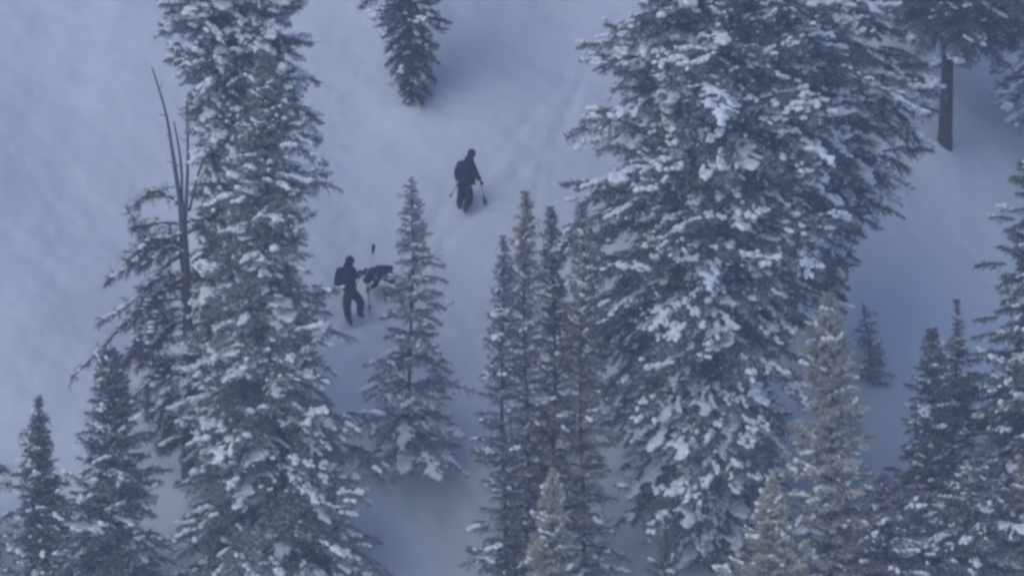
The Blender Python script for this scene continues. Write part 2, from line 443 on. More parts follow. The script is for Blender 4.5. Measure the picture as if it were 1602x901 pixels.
    cum = np.cumsum(wgt); cum /= cum[-1]
    for i in range(n):
        if whorl: 
            q = (i // whorl + 0.5) / (n // whorl + 1); h = float(np.interp(q, cum, grid)) + r.uniform(-0.05, 0.05)
            a = (i % whorl) / whorl * 2 * math.pi + (i // whorl) * 1.1 + r.uniform(-0.35, 0.35)
        else:
            h = float(np.interp((i + r.random()) / n, cum, grid)); a = i * ga + r.uniform(-0.3, 0.3)
        if r.random() < gaps: continue
        L = reach(h, a) * r.uniform(0.62, 1.12) * (1.25 if r.random() < 0.15 else 1)
        L = max(L, 0.07)
        ci = min(range(len(CLASSES)), key=lambda k: abs(math.log(CLASSES[k] / L)))
        var = r.choice(LIB[ci]); s = L / CLASSES[ci]
        u = h / H
        pit = tilt[1] + (tilt[0] - tilt[1]) * u ** 1.5 + r.gauss(0, 6)
        o = bpy.data.objects.new('bough', var[0]); C.objects.link(o); o.parent = root
        o.location = axis_at(min(h, H * 0.985)); o.rotation_euler = (R(r.uniform(-22, 22)), -R(pit), a); o.scale = (s, s * r.uniform(0.85, 1.15), s)
        k = r.uniform(0.75, 1.3); k *= 1.0; o.color = (tint[0] * k, tint[1] * k, tint[2] * k, frost * r.uniform(0.5, 1.4))
        x = r.random() if h < 0.95 * H else 0.0; lv = -1
        acc = 0
        for j, pj in enumerate(snow):
            acc += pj
            if x < acc: lv = j; break
        if lv > 0 or (lv == -1):
            lv = 3 if lv == -1 else lv
            m = var[min(lv, len(var) - 1)]
            so = bpy.data.objects.new('snow_load', m); C.objects.link(so); so.parent = o; so['kind'] = 'stuff'
        tot += 1
    return root, b, H

DARK = (0.070, 0.080, 0.078); GREEN = (0.080, 0.098, 0.080); GOLD = (0.52, 0.475, 0.30)
PURP = (0.120, 0.098, 0.112); GREY = (0.105, 0.112, 0.105)
# snow = chance of (none, light, medium, heavy = rest)
S_LO = (0.50, 0.25, 0.15); S_MID = (0.18, 0.20, 0.30); S_HI = (0.06, 0.10, 0.26)
G1 = 'large snow-laden spruces'; G2 = 'slender firs standing close together in the centre clump'; G3 = 'young frosted golden firs in the foreground'; G4 = 'small narrow spruces in the lower corners'

conifer('spruce_tree', 'huge snow-covered spruce just right of the slender fir clump', 'spruce tree',
        (1130, 880), (1105, -300), [(-300, 4, 4), (-150, 90, 100), (0, 138, 195), (130, 156, 195), (210, 190, 190), (280, 215, 185), (400, 200, 145), (500, 185, 130), (580, 168, 120), (680, 150, 95), (760, 112, 75), (810, 70, 55), (840, 35, 35)],
        300, DARK, S_HI, 1.0, (20, -24), 0.30, 1.7, G1, 1, 0.95, dabs=0.93)
conifer('spruce_tree', 'broad dark spruce behind the huge snowy one, overhanging the shaded gully', 'spruce tree',
        (1285, 600), (1262, -340), [(-340, 4, 4), (-170, 90, 95), (0, 140, 140), (120, 140, 150), (200, 130, 142), (270, 110, 100), (330, 90, 66), (400, 65, 48), (440, 50, 40)],
        290, DARK, S_MID, 0.7, (20, -22), 0.26, 1.2, G1, 2, 0.95, dabs=0.87)
conifer('spruce_tree', 'tall snowy spruce with a whole pointed crown just left of the backpacked skier', 'spruce tree',
        (430, 975), (422, 62), [(62, 4, 4), (120, 20, 20), (200, 38, 42), (300, 58, 60), (400, 80, 68), (450, 98, 80), (500, 105, 92), (600, 110, 105), (650, 122, 135), (750, 135, 135), (800, 145, 150), (880, 165, 150), (950, 120, 120)],
        300, (0.15, 0.142, 0.130), (0.30, 0.22, 0.24), 1.0, (24, -20), 0.2, 1.2, G1, 3, 0.9, dabs=0.80)
conifer('spruce_tree', 'snow-clumped spruce running out of the top edge, behind the pointed left spruce', 'spruce tree',
        (338, 745), (345, -330), [(-330, 4, 4), (-160, 60, 70), (-20, 88, 108), (50, 88, 118), (80, 72, 130), (120, 40, 146), (200, 20, 140), (300, 18, 125), (370, 30, 105), (460, 50, 90), (560, 62, 70), (650, 60, 60), (700, 40, 40)],
        280, DARK, S_HI, 0.8, (20, -24), 0.27, 1.1, G1, 4, 0.92, dabs=0.93)
conifer('spruce_tree', 'small sparse spruce alone in mid slope, right of the bent-over skier', 'spruce tree',
        (642, 735), (645, 262), [(262, 3, 3), (310, 13, 13), (350, 20, 24), (400, 28, 42), (440, 34, 48), (490, 46, 56), (540, 55, 62), (590, 80, 98), (640, 78, 88), (685, 76, 108), (712, 70, 104)],
        110, (0.15, 0.158, 0.155), (0.12, 0.28, 0.32), 2.6, (24, -10), 0.055, 0.75, None, 5, 0.85, 0.5, 0.0, whorl=6, dabs=0.8, widen=1.04)
conifer('spruce_tree', 'dark spruce at the top edge that tapers down to a narrow foot', 'spruce tree',
        (640, 160), (648, -260), [(-260, 4, 4), (-130, 55, 55), (-40, 64, 60), (20, 50, 50), (60, 42, 44), (100, 26, 38), (130, 12, 30), (152, 8, 12)],
        150, DARK, (0.62, 0.22, 0.12), 0.5, (22, -26), 0.13, 1.2, None, 6, 0.7)
conifer('spruce_tree', 'spruce at the upper right with a long bare dark trunk below its snowy boughs', 'spruce tree',
        (1480, 226), (1478, -420), [(-420, 4, 4), (-200, 110, 110), (-60, 130, 140), (0, 95, 125), (30, 70, 125), (52, 32, 115)],
        240, DARK, S_LO, 0.7, (18, -9), 0.21, 0.9, None, 7, 0.7)
conifer('spruce_tree', 'snow-clumped spruce cut off by the upper right corner', 'spruce tree',
        (1640, 285), (1640, -420), [(-420, 4, 4), (-150, 80, 80), (0, 98, 80), (80, 95, 70), (130, 78, 60), (170, 50, 50)],
        140, GREY, S_HI, 0.9, (20, -22), 0.18, 1.0, None, 8, 0.7)
conifer('spruce_tree', 'big dark spruce along the right edge with sparse snow on its left boughs', 'spruce tree',
        (1640, 1000), (1628, 90), [(90, 4, 4), (230, 36, 30), (330, 58, 50), (450, 85, 80), (560, 100, 95), (700, 130, 130), (820, 150, 150), (940, 150, 150)],
        240, GREEN, (0.5, 0.25, 0.12), 0.6, (22, -16), 0.2, 1.3, None, 9, 0.75)
conifer('spruce_tree', 'narrow green spruce near the right edge with snow spots down its left side', 'spruce tree',
        (1452, 960), (1455, 500), [(500, 3, 3), (545, 14, 12), (600, 26, 22), (680, 38, 32), (760, 44, 42), (850, 52, 55), (930, 60, 60)],
        150, GREEN, S_LO, 0.6, (32, -10), 0.1, 1.2, None, 10, 0.85, widen=1.3)
conifer('spruce_tree', 'thin purplish spruce with a long bare top beside the narrow green one', 'spruce tree',
        (1492, 900), (1490, 455), [(455, 2, 2), (520, 7, 7), (560, 26, 28), (620, 42, 44), (700, 48, 46), (800, 55, 60), (880, 60, 60)],
        120, PURP, S_LO, 0.9, (26, -10), 0.09, 0.9, None, 11, 0.8, widen=1.2)
conifer('spruce_tree', 'snow-dusted spruce with pale sagging boughs at the foot of the right edge spruce', 'spruce tree',
        (1530, 1060), (1535, 680), [(680, 3, 3), (730, 38, 25), (800, 80, 50), (880, 115, 75), (980, 120, 90)],
        110, GREY, (0.25, 0.25, 0.25), 1.2, (26, -16), 0.1, 0.8, None, 12, 0.8)
conifer('spruce_tree', 'bushy purplish-grey spruce low between the tall golden fir and the narrow green spruce', 'spruce tree',
        (1385, 1040), (1380, 730), [(730, 4, 4), (775, 30, 40), (830, 55, 65), (900, 75, 80), (980, 80, 80)],
        110, PURP, (0.5, 0.25, 0.15), 1.0, (26, -8), 0.09, 1.0, None, 13, 0.8)
conifer('fir_tree', 'tall golden-tipped fir below the shaded gully, right of the huge spruce', 'fir tree',
        (1300, 1000), (1294, 445), [(445, 4, 4), (480, 14, 14), (520, 24, 24), (560, 46, 40), (600, 30, 34), (660, 52, 50), (730, 62, 54), (800, 66, 62), (900, 75, 70), (980, 75, 70)],
        190, (0.47, 0.42, 0.32), (0.74, 0.18, 0.06), 1.5, (48, 5), 0.1, 1.2, None, 14, 0.8)
conifer('fir_tree', 'small golden fir in the foreground under the huge snowy spruce', 'fir tree',
        (1212, 1080), (1207, 735), [(735, 3, 3), (770, 13, 14), (820, 34, 32), (870, 52, 50), (920, 68, 62), (1020, 80, 75)],
        130, GOLD, (0.85, 0.1, 0.05), 1.0, (52, 14), 0.07, 1.0, G3, 15, 0.8)
conifer('fir_tree', 'small golden fir in front of the slender clump', 'fir tree',
        (862, 1050), (864, 722), [(722, 3, 3), (760, 13, 12), (800, 25, 24), (850, 35, 34), (920, 42, 40), (1010, 50, 50)],
        110, (0.48, 0.44, 0.28), (0.85, 0.1, 0.05), 1.0, (55, 20), 0.06, 1.0, G3, 16, 0.8)
conifer('fir_tree', 'small golden fir at the lower right corner', 'fir tree',
        (1592, 1060), (1592, 705), [(705, 3, 3), (750, 20, 18), (810, 40, 34), (880, 55, 50), (1000, 70, 70)],
        110, (0.50, 0.42, 0.26), (0.7, 0.2, 0.1), 1.1, (45, 5), 0.07, 0.9, G3, 17, 0.8)
conifer('fir_tree', 'thin wispy sapling top at the bottom edge between the clump and the huge spruce', 'fir tree',
        (1040, 1020), (1042, 795), [(795, 2, 2), (840, 9, 9), (880, 24, 24), (930, 40, 38), (1000, 45, 45)],
        60, (0.11, 0.11, 0.085), (0.95, 0.05, 0), 0.7, (60, 30), 0.04, 0.4, None, 18, 0.8)
for k, (bx, by, tx, ty, pf, tn, lb) in enumerate([
    (790, 985, 786, 352, [(352, 3, 3), (400, 10, 10), (450, 18, 17), (520, 26, 24), (600, 34, 28), (700, 42, 34), (800, 44, 40), (900, 50, 45), (970, 50, 45)], GREY, 'shortest slender fir on the left side of the centre clump'),
    (826, 960, 821, 282, [(282, 3, 3), (320, 12, 12), (380, 19, 19), (460, 26, 25), (560, 30, 28), (700, 36, 34), (850, 44, 44), (940, 48, 48)], (0.23, 0.165, 0.13), 'tallest slender fir with a rusty top in the centre clump'),
    (868, 940, 864, 308, [(308, 3, 3), (350, 12, 12), (400, 18, 18), (480, 25, 24), (580, 32, 32), (700, 38, 40), (850, 48, 50), (920, 50, 50)], GREEN, 'greenish slender fir third from the left in the centre clump'),
    (912, 985, 908, 300, [(300, 3, 3), (350, 14, 13), (420, 24, 22), (500, 32, 26), (600, 42, 34), (680, 46, 52), (760, 50, 56), (850, 52, 54), (960, 55, 50)], (0.17, 0.14, 0.12), 'brown slender fir rightmost in the centre clump, against the huge spruce')]):
    conifer('fir_tree', lb, 'fir tree', (bx, by), (tx, ty), pf, 150, tn, (0.5, 0.3, 0.12), 1.0, (42, 4), 0.07, 0.55, G2, 30 + k, 0.8)
conifer('spruce_tree', 'small narrow spruce leftmost along the bottom edge', 'spruce tree',
        (66, 985), (66, 612), [(612, 3, 3), (650, 9, 9), (700, 20, 18), (750, 28, 26), (800, 34, 33), (850, 42, 40), (960, 55, 50)],
        140, GREEN, (0.5, 0.3, 0.12), 0.7, (38, -4), 0.08, 1.2, G4, 20, 0.85, widen=1.35)
conifer('spruce_tree', 'denser spruce with snow spots under the dead limbs at lower left', 'spruce tree',
        (186, 1015), (181, 532), [(532, 4, 4), (570, 16, 14), (640, 28, 26), (700, 36, 34), (760, 52, 46), (820, 62, 62), (880, 74, 70), (980, 85, 80)],
        190, GREEN, (0.42, 0.32, 0.14), 0.8, (34, -6), 0.1, 1.2, G4, 21, 0.85, widen=1.35)
conifer('spruce_tree', 'spruce beyond the left edge with only a bough tip showing', 'spruce tree',
        (-60, 900), (-55, 600), [(600, 4, 4), (700, 30, 40), (785, 45, 68), (860, 60, 58)],
        60, DARK, S_LO, 0.6, (30, -8), 0.09, 1.0, None, 22, 0.85)
conifer('fir_tree', 'scraggly bare-twigged fir in the shade behind the tall golden fir', 'fir tree',
        (1368, 600), (1352, 462), [(470, 2, 2), (490, 7, 14), (520, 16, 12), (545, 10, 30), (570, 20, 22), (590, 10, 16)],
        40, GREY, (0.6, 0.25, 0.15), 2.0, (20, 0), 0.035, 0.2, None, 23, 0.8)

# ------------------------------------------------------------------ dead snag with crooked limbs
sb_ = at(292, 748); YS = sb_.y
snag = bpy.data.objects.new('dead_tree', None); C.objects.link(snag); snag.location = sb_
snag['label'] = 'dead grey tree with bare split tops and crooked drooping limbs'; snag['category'] = 'dead tree'
def loc(px, py, dy=0.0):
    return np.array(on_plane(px, py, YS + dy) - sb_)
def spl(pts, n):
    P = np.array(pts, float); m = len(P); t = np.linspace(0, m - 1, n); out = []
    for x in t:
        i = min(int(x), m - 2); f = x - i
        p0 = P[max(i - 1, 0)]; p1 = P[i]; p2 = P[i + 1]; p3 = P[min(i + 2, m - 1)]
        out.append(0.5 * ((2 * p1) + (-p0 + p2) * f + (2 * p0 - 5 * p1 + 4 * p2 - p3) * f * f + (-p0 + 3 * p1 - 3 * p2 + p3) * f ** 3))
    return np.array(out)
tb = MB(); tb.tube(spl([loc(294, 762), loc(296, 600), loc(292, 450), loc(284, 320)], 14), np.linspace(0.17, 0.10, 14), 9, 0.10)
tb.build('trunk', M_DEAD, snag)
for pts, r0 in (([loc(284, 330), loc(270, 240), loc(259, 175), loc(238, 106)], 0.062),
                ([loc(285, 330, 0.1), loc(283, 255, 0.1), loc(272, 190, 0.2)], 0.045),
                ([loc(290, 340, -0.1), loc(294, 250, -0.1), loc(292, 150, -0.15)], 0.055),
                ([loc(296, 330, -0.1), loc(318, 250, -0.3), loc(350, 215, -0.4)], 0.04)):
    b_ = MB(); P = spl(pts, 12); b_.tube(P, np.linspace(r0, 0.018, 12), 7, 0.06)
    for q in (3, 5, 7, 9):
        d = rng.standard_normal(3); d[2] = abs(d[2]) * 0.5; b_.tube([P[q], P[q] + d * 0.10, P[q] + d * 0.17 + (0, 0, .05)], [0.014, 0.01, 0.005], 4)
    b_.build('bare_top', M_DEAD, snag)
LIMBS = [
    ([(290, 395), (255, 420), (225, 455), (195, 480), (155, 505)], 0.055, -0.6), ([(295, 430), (235, 470), (200, 500), (160, 545), (110, 592)], 0.07, -0.9),
    ([(285, 350), (250, 348), (220, 352), (203, 330)], 0.05, -0.4), ([(285, 380), (240, 385), (205, 415), (168, 440)], 0.05, -0.7),
    ([(290, 330), (262, 305), (235, 300), (215, 322)], 0.035, 0.3), ([(295, 480), (260, 490), (215, 530), (190, 575)], 0.05, -0.5),
    ([(295, 520), (262, 500), (240, 480), (222, 500), (215, 560)], 0.045, -1.0), ([(295, 560), (255, 570), (235, 600), (228, 650)], 0.04, 0.3),
    ([(296, 610), (262, 628), (225, 630), (195, 618)], 0.045, -0.5), ([(298, 640), (270, 655), (250, 690)], 0.035, -0.6),
    ([(296, 400), (330, 430), (360, 470)], 0.05, -0.8), ([(296, 455), (335, 465), (375, 500)], 0.05, -0.9),
    ([(292, 365), (325, 345), (345, 300)], 0.04, -0.6), ([(300, 600), (340, 610), (375, 618)], 0.05, -1.1),
    ([(298, 550), (330, 560), (360, 600)], 0.04, -0.9), ([(288, 420), (262, 445), (240, 500), (232, 545)], 0.03, -1.2),
    ([(286, 345), (262, 370), (232, 372), (212, 355)], 0.03, -0.2), ([(290, 500), (250, 525), (222, 545), (170, 560)], 0.035, -0.3)]
for i in range(22):
    y0_ = 350 + i * 16 + rnd.uniform(-6, 6); w_ = rnd.uniform(50, 105) * (1 if y0_ < 600 else 0.7); sg = -1 if i % 4 else 0.8
    up_ = rnd.uniform(-12, 14); dn = rnd.uniform(15, 60)
    LIMBS.append(([(293, y0_), (293 + sg * w_ * 0.4, y0_ - up_), (293 + sg * w_ * 0.75, y0_ + dn * 0.4), (293 + sg * w_, y0_ + dn)], rnd.uniform(0.025, 0.042), rnd.uniform(-1.4, 0.2)))
for pts, r0, dy in LIMBS:
    n = len(pts); b_ = MB(); P = spl([loc(px, py, dy * i / (n - 1)) for i, (px, py) in enumerate(pts)], 26)
    P += rng.normal(0, 0.012, P.shape); b_.tube(P, np.linspace(r0, 0.014, 26), 6, 0.08)
    TW, TWD = [], []
    for q in range(4, 26, 1):
        for _ in range(3):
            if rng.random() < 0.25: continue
            T = P[min(q + 1, 25)] - P[q - 1]; T /= np.linalg.norm(T)
            d = T * 0.6 + rng.standard_normal(3) * np.array([0.5, 0.5, 0.45]) + (0, 0, -0.25); d /= np.linalg.norm(d)
            l = rng.uniform(0.16, 0.5) * (1.25 - q / 30)
            mid = P[q] + d * l * 0.5 + rng.normal(0, 0.02, 3); end = P[q] + d * l + (0, 0, -0.12 * l) + rng.normal(0, 0.03, 3)
            b_.tube([P[q], mid, end], [0.013, 0.009, 0.005], 4)
            TW += [mid, end, (mid + end) / 2]; TWD += [d, d, d]
            if l > 0.25:
                for s_ in range(2):
                    d2 = d + rng.standard_normal(3) * 0.6; d2 /= np.linalg.norm(d2)
                    b_.tube([mid, mid + d2 * l * 0.45], [0.008, 0.004], 3)
    TP = np.array(TW); TD = np.array(TWD); BV, BF, _f = blades(TP, TD, 3, 0.16, 0.016, rng); b_.add(BV, BF)
    lo_ = b_.build('limb', M_DEAD, snag)
    sn = MB(); 
    for q in range(3, 24):
        if rng.random() < 0.6:
            e = rng.uniform(0.7, 1.7); sn.ball(P[q] + (0, 0, 0.03), (0.07 * e, 0.04 * e, 0.03 * e), 8, 5)
    if sn.n: sn.build('snow_load', M_SNOW, lo_)['kind'] = 'stuff'

# ------------------------------------------------------------------ people
def skinned(name, nodes, edges, mat, parent, sub=2, rootk=None):
    """one continuous surface grown over a skeleton; nodes: {key: (x, y, z, r or (rx, ry))}"""
    keys = list(nodes); me = bpy.data.meshes.new(name)
    me.from_pydata([nodes[k][:3] for k in keys], [(keys.index(a), keys.index(b)) for a, b in edges], [])
    o = bpy.data.objects.new(name, me); C.objects.link(o)
    o.modifiers.new('skin', 'SKIN'); sv = me.skin_vertices[0].data
    for i, k in enumerate(keys):
        r = nodes[k][3]; sv[i].radius = (r, r) if not isinstance(r, tuple) else r
        sv[i].use_root = (k == (rootk or keys[0]))
    ss = o.modifiers.new('sub', 'SUBSURF'); ss.levels = sub; ss.render_levels = sub
    m2 = evaluated(o, name); bpy.data.objects.remove(o); m2.materials.clear(); m2.materials.append(mat)
    m2.polygons.foreach_set('use_smooth', np.ones(len(m2.polygons), bool))
    q = bpy.data.objects.new(name, m2); C.objects.link(q); q.parent = parent
    return q
def lerp(a, b, t): return tuple(a[i] + (b[i] - a[i]) * t for i in range(3))
def glove(parent, wrist, elbow, mat):
    W = Vector(wrist); d = (W - Vector(elbow)).normalized(); s = d.cross(Vector((0.3, 1, 0.2))).normalized(); up = s.cross(d)
    N = {'w': (*W, 0.036), 'p': (*(W + d * 0.055), (0.030, 0.044))}; E = [('w', 'p')]
    for i, (o_, l) in enumerate(((-0.036, 0.062), (-0.012, 0.075), (0.012, 0.070), (0.036, 0.052))):
        k = W + d * 0.095 + s * o_; N[f'k{i}'] = (*k, 0.013); E.append(('p', f'k{i}'))
        m = k + d * l * 0.45 + up * -0.016; N[f'm{i}'] = (*m, 0.012); E.append((f'k{i}', f'm{i}'))
        t = m + d * l * 0.12 + up * -l * 0.5; N[f't{i}'] = (*t, 0.010); E.append((f'm{i}', f't{i}'))
    th = W + d * 0.05 - s * 0.048; N['h0'] = (*th, 0.014); E.append(('p', 'h0'))
    N['h1'] = (*(th + d * 0.035 - s * 0.010 - up * 0.028), 0.012); E.append(('h0', 'h1'))
    return skinned('glove', N, E, mat, parent, 1, 'w')
def person(label, px, py, J, jacket, pants, pack=None, skis=(), group=None, facing=(1, 0, 0), face_col=M_SKIN):
    """J: joints in metres from the point on the snow below (x right, y away, z up)"""
    b = at(px, py); root = bpy.data.objects.new('person', None); C.objects.link(root); root.location = b
    root['label'] = label; root['category'] = 'person'; root['group'] = group
    hip, chest, neck, head = J['hip'], J['chest'], J['neck'], J['head']
    H = Vector(head); F = Vector(facing).normalized()
    belly = lerp(hip, chest, 0.5)
    up = (H - Vector(neck)).normalized()
    N = {'hip': (*hip, (0.125, 0.105)), 'belly': (*belly, (0.120, 0.10)), 'chest': (*chest, (0.145, 0.11)), 'neck': (*neck, 0.055),
         'jaw': (*(H - up * 0.055 + F * 0.025), (0.062, 0.068)), 'skull': (*(H + up * 0.03 - F * 0.005), (0.076, 0.088)), 'top': (*(H + up * 0.085), 0.052)}
    E = [('hip', 'belly'), ('belly', 'chest'), ('chest', 'neck'), ('neck', 'jaw'), ('jaw', 'skull'), ('skull', 'top')]
    for s in 'lr':
        sh, el, wr = J['sh' + s], J['el' + s], J['wr' + s]; th, kn, an, to = J['th' + s], J['kn' + s], J['an' + s], J['to' + s]
        N |= {'sh' + s: (*sh, 0.062), 'el' + s: (*el, 0.044), 'wr' + s: (*wr, 0.029), 'hd' + s: (*(Vector(wr) + (Vector(wr) - Vector(el)).normalized() * 0.09), (0.018, 0.034)),
              'th' + s: (*th, 0.088), 'kn' + s: (*kn, 0.058), 'cf' + s: (*lerp(kn, an, 0.3), 0.056), 'an' + s: (*an, 0.038), 'to' + s: (*to, (0.032, 0.045))}
        E += [('chest', 'sh' + s), ('sh' + s, 'el' + s), ('el' + s, 'wr' + s), ('wr' + s, 'hd' + s), ('hip', 'th' + s), ('th' + s, 'kn' + s), ('kn' + s, 'cf' + s), ('cf' + s, 'an' + s), ('an' + s, 'to' + s)]
    body = skinned('body', N, E, face_col, root, 2, 'hip')
    # jacket, trousers
    NJ = {'hip': (*lerp(hip, belly, -0.25), (0.215, 0.185)), 'belly': (*belly, (0.215, 0.185)), 'chest': (*chest, (0.235, 0.19)), 'neck': (*neck, 0.105)}
    EJ = [('hip', 'belly'), ('belly', 'chest'), ('chest', 'neck')]
    for s in 'lr':
        NJ |= {'sh' + s: (*J['sh' + s], 0.115), 'el' + s: (*J['el' + s], 0.088), 'wr' + s: (*lerp(J['el' + s], J['wr' + s], 0.97), 0.064)}
        EJ += [('chest', 'sh' + s), ('sh' + s, 'el' + s), ('el' + s, 'wr' + s)]
    skinned('jacket', NJ, EJ, jacket, root, 2, 'belly')
    NP = {'waist': (*lerp(hip, belly, 0.2), (0.180, 0.155)), 'hip': (*hip, (0.195, 0.17))}; EP = [('waist', 'hip')]
    for s in 'lr':
        NP |= {'th' + s: (*J['th' + s], 0.150), 'kn' + s: (*J['kn' + s], 0.115), 'cf' + s: (*lerp(J['kn' + s], J['an' + s], 0.45), 0.105), 'an' + s: (*lerp(J['kn' + s], J['an' + s], 0.93), 0.100)}
        EP += [('hip', 'th' + s), ('th' + s, 'kn' + s), ('kn' + s, 'cf' + s), ('cf' + s, 'an' + s)]
    skinned('trousers', NP, EP, pants, root, 2, 'hip')
    for s in 'lr':
        an, to = J['an' + s], J['to' + s]; kn = J['kn' + s]
        skinned('boot', {'a': (*lerp(an, kn, 0.35), 0.070), 'b': (*an, 0.068), 'h': (*(Vector(an) - (Vector(to) - Vector(an)) * 0.25), 0.055), 'c': (*lerp(an, to, 0.6), (0.052, 0.058)), 'd': (*to, (0.040, 0.048))},
                [('a', 'b'), ('b', 'h'), ('b', 'c'), ('c', 'd')], M_PLASTIC, root, 2, 'b')
        glove(root, J['wr' + s], J['el' + s], M_BLACK)
    # helmet, goggles, face
    side = F.cross(up).normalized(); fw = up.cross(side).normalized(); fw = fw if fw.dot(F) > 0 else -fw
    Mx = np.array([[side[i], fw[i], up[i]] for i in range(3)])
    hb = MB(); hb.ball(H + up * 0.045 - fw * 0.012, (0.105, 0.122, 0.112), 16, 10, Mx); hb.ball(H - up * 0.01 - fw * 0.045, (0.100, 0.080, 0.10), 14, 8, Mx)
    hb.build('helmet', M_NAVY, root)
    gb = MB(); gb.ball(H + up * 0.018 + fw * 0.075, (0.078, 0.035, 0.042), 14, 8, Mx); gb.build('goggles', M_LENS, root)
    nk = Vector(neck); gt = MB(); gt.tube([tuple(nk - up * 0.05), tuple(nk + up * 0.02), tuple(H - up * 0.07 + fw * 0.005), tuple(H - up * 0.035 + fw * 0.01)], [0.105, 0.088, 0.088, 0.080], 14); gt.build('neck_gaiter', M_BLACK, root)
    hd_ = MB(); hd_.ball(nk - fw * 0.08 + up * 0.02, (0.13, 0.075, 0.09), 12, 8, Mx); hd_.build('hood', jacket, root)
    nb = MB(); nb.ball(H - up * 0.025 + fw * 0.105, (0.013, 0.020, 0.020), 8, 6, Mx); nb.build('nose', M_SKIN, root)
    mb_ = MB(); mb_.ball(H - up * 0.066 + fw * 0.085, (0.024, 0.010, 0.007), 8, 6, Mx); mb_.build('mouth', simple('lips', (0.35, 0.16, 0.14), 0.5), root)
    if pack is not None:
        c, sz, d = pack; d = Vector(d).normalized(); bk = -F; sd = bk.cross(d).normalized(); bk = d.cross(sd)
        PM = np.array([[sd[i], bk[i], d[i]] for i in range(3)])
        me = bpy.data.meshes.new('backpack')
        vs = []
        for zz, kx, ky in ((-1, .86, .8), (-.5, 1, 1), (.3, .98, .95), (.8, .85, .75), (1, .6, .5)):
            for xx, yy in ((-1, -1), (1, -1), (1, 1), (-1, 1)): vs.append((xx * sz[0] * kx, yy * sz[1] * ky, zz * sz[2]))
        fs = [(0, 3, 2, 1), (16, 17, 18, 19)] + [(4 * i + j, 4 * i + (j + 1) % 4, 4 * i + 4 + (j + 1) % 4, 4 * i + 4 + j) for i in range(4) for j in range(4)]
        me.from_pydata([tuple(np.array(c) + PM @ np.array(v)) for v in vs], [], fs)
        o = bpy.data.objects.new('backpack', me); C.objects.link(o); me.materials.append(M_BLACK)
        s1 = o.modifiers.new('b', 'BEVEL'); s1.width = 0.03; s1.segments = 2; s2 = o.modifiers.new('s', 'SUBSURF'); s2.levels = 2
        m2 = evaluated(o, 'backpack'); bpy.data.objects.remove(o); m2.polygons.foreach_set('use_smooth', np.ones(len(m2.polygons), bool))
        pk = bpy.data.objects.new('backpack', m2); C.objects.link(pk); pk.parent = root
        for s in 'lr':
            st = MB(); a = Vector(J['sh' + s]); a2 = lerp(a, neck, 0.45)
            P = spl([np.array(c) + PM @ np.array((0, 0, sz[2] * .8)), np.array(a2) + np.array(up) * 0.08, np.array(a2) + np.array(F) * 0.17 - np.array(up) * 0.05, np.array(lerp(a2, belly, 0.7)) + np.array(F) * 0.13], 10)
            st.tube(P, 0.022, 6); st.build('strap', M_BLACK, pk)
    for (cx, cy, cz, dx, dy, dz) in skis:
        c = Vector((cx, cy, cz)); d = Vector((dx, dy, dz)).normalized(); n_ = Vector((0, -math.sin(R(32)), math.cos(R(32)))); n_ = (n_ - d * n_.dot(d)).normalized(); sd = d.cross(n_)
        V_ = []; 
        for i in range(15):
            u = i / 14 * 2 - 1; wd = 0.055 + 0.008 * u * u; wd *= 1 if u < 0.85 else (1 - (u - 0.85) * 4.5)
            lift = 0.16 * max(0, (u - 0.78) / 0.22) ** 2 + 0.03 * max(0, (-u - 0.9) / 0.1) ** 2
            p = c + d * (u * 0.87) + n_ * lift
            V_ += [p - sd * wd, p + sd * wd, p + sd * wd + n_ * 0.014, p - sd * wd + n_ * 0.014]
        q = [(4 * i + j, 4 * i + (j + 1) % 4, 4 * i + 4 + (j + 1) % 4, 4 * i + 4 + j) for i in range(14) for j in range(4)] + [(0, 3, 2, 1), (56, 57, 58, 59)]
        mb_ = MB(); mb_.add([tuple(v) for v in V_], (), q); sk = mb_.build('ski', M_PLASTIC, root, False)
        bb = MB(); bb.ball(c + n_ * 0.04, (0.05, 0.05, 0.03), 8, 6); bb.ball(c + n_ * 0.035 - d * 0.2, (0.045, 0.045, 0.03), 8, 6); bb.build('binding', M_METAL, sk)
    return root, b
def pole(label, base, a, b_, basket=0.06, group='ski poles', bl=0.035, sr=0.010):
    """grip end a, tip end b_ (metres, relative to the person's base)"""
    a = Vector(a); b_ = Vector(b_); d = (b_ - a).normalized()
    root = bpy.data.objects.new('ski_pole', None); C.objects.link(root); root.location = base + a
    root['label'] = label; root['category'] = 'ski pole'; root['group'] = group
    L = (b_ - a).length
    s = MB(); s.tube([(0, 0, 0), tuple(d * L)], [sr * 1.1, sr * 0.9], 8); s.build('shaft', M_METAL, root)
    s = MB(); s.tube([tuple(-d * 0.05), tuple(d * 0.0), tuple(d * 0.09)], [0.022, 0.018, 0.017], 8); s.build('grip', M_PLASTIC, root)
    s = MB(); c = d * (L - 0.08); s.tube([tuple(c - d * bl), tuple(c - d * bl * 0.4), tuple(c), tuple(c + d * 0.012)], [0.016, basket * 0.85, basket, basket * 0.8], 12); s.build('basket', M_PLASTIC, root)

def px2(base_px, pts, dy):
    return None
K = 60.0
def jj(px0, py0, px, py, y=0.0):
    return ((px - px0) / K, y, (py0 - py) / K / cP + y * math.tan(PITCH) * 0)
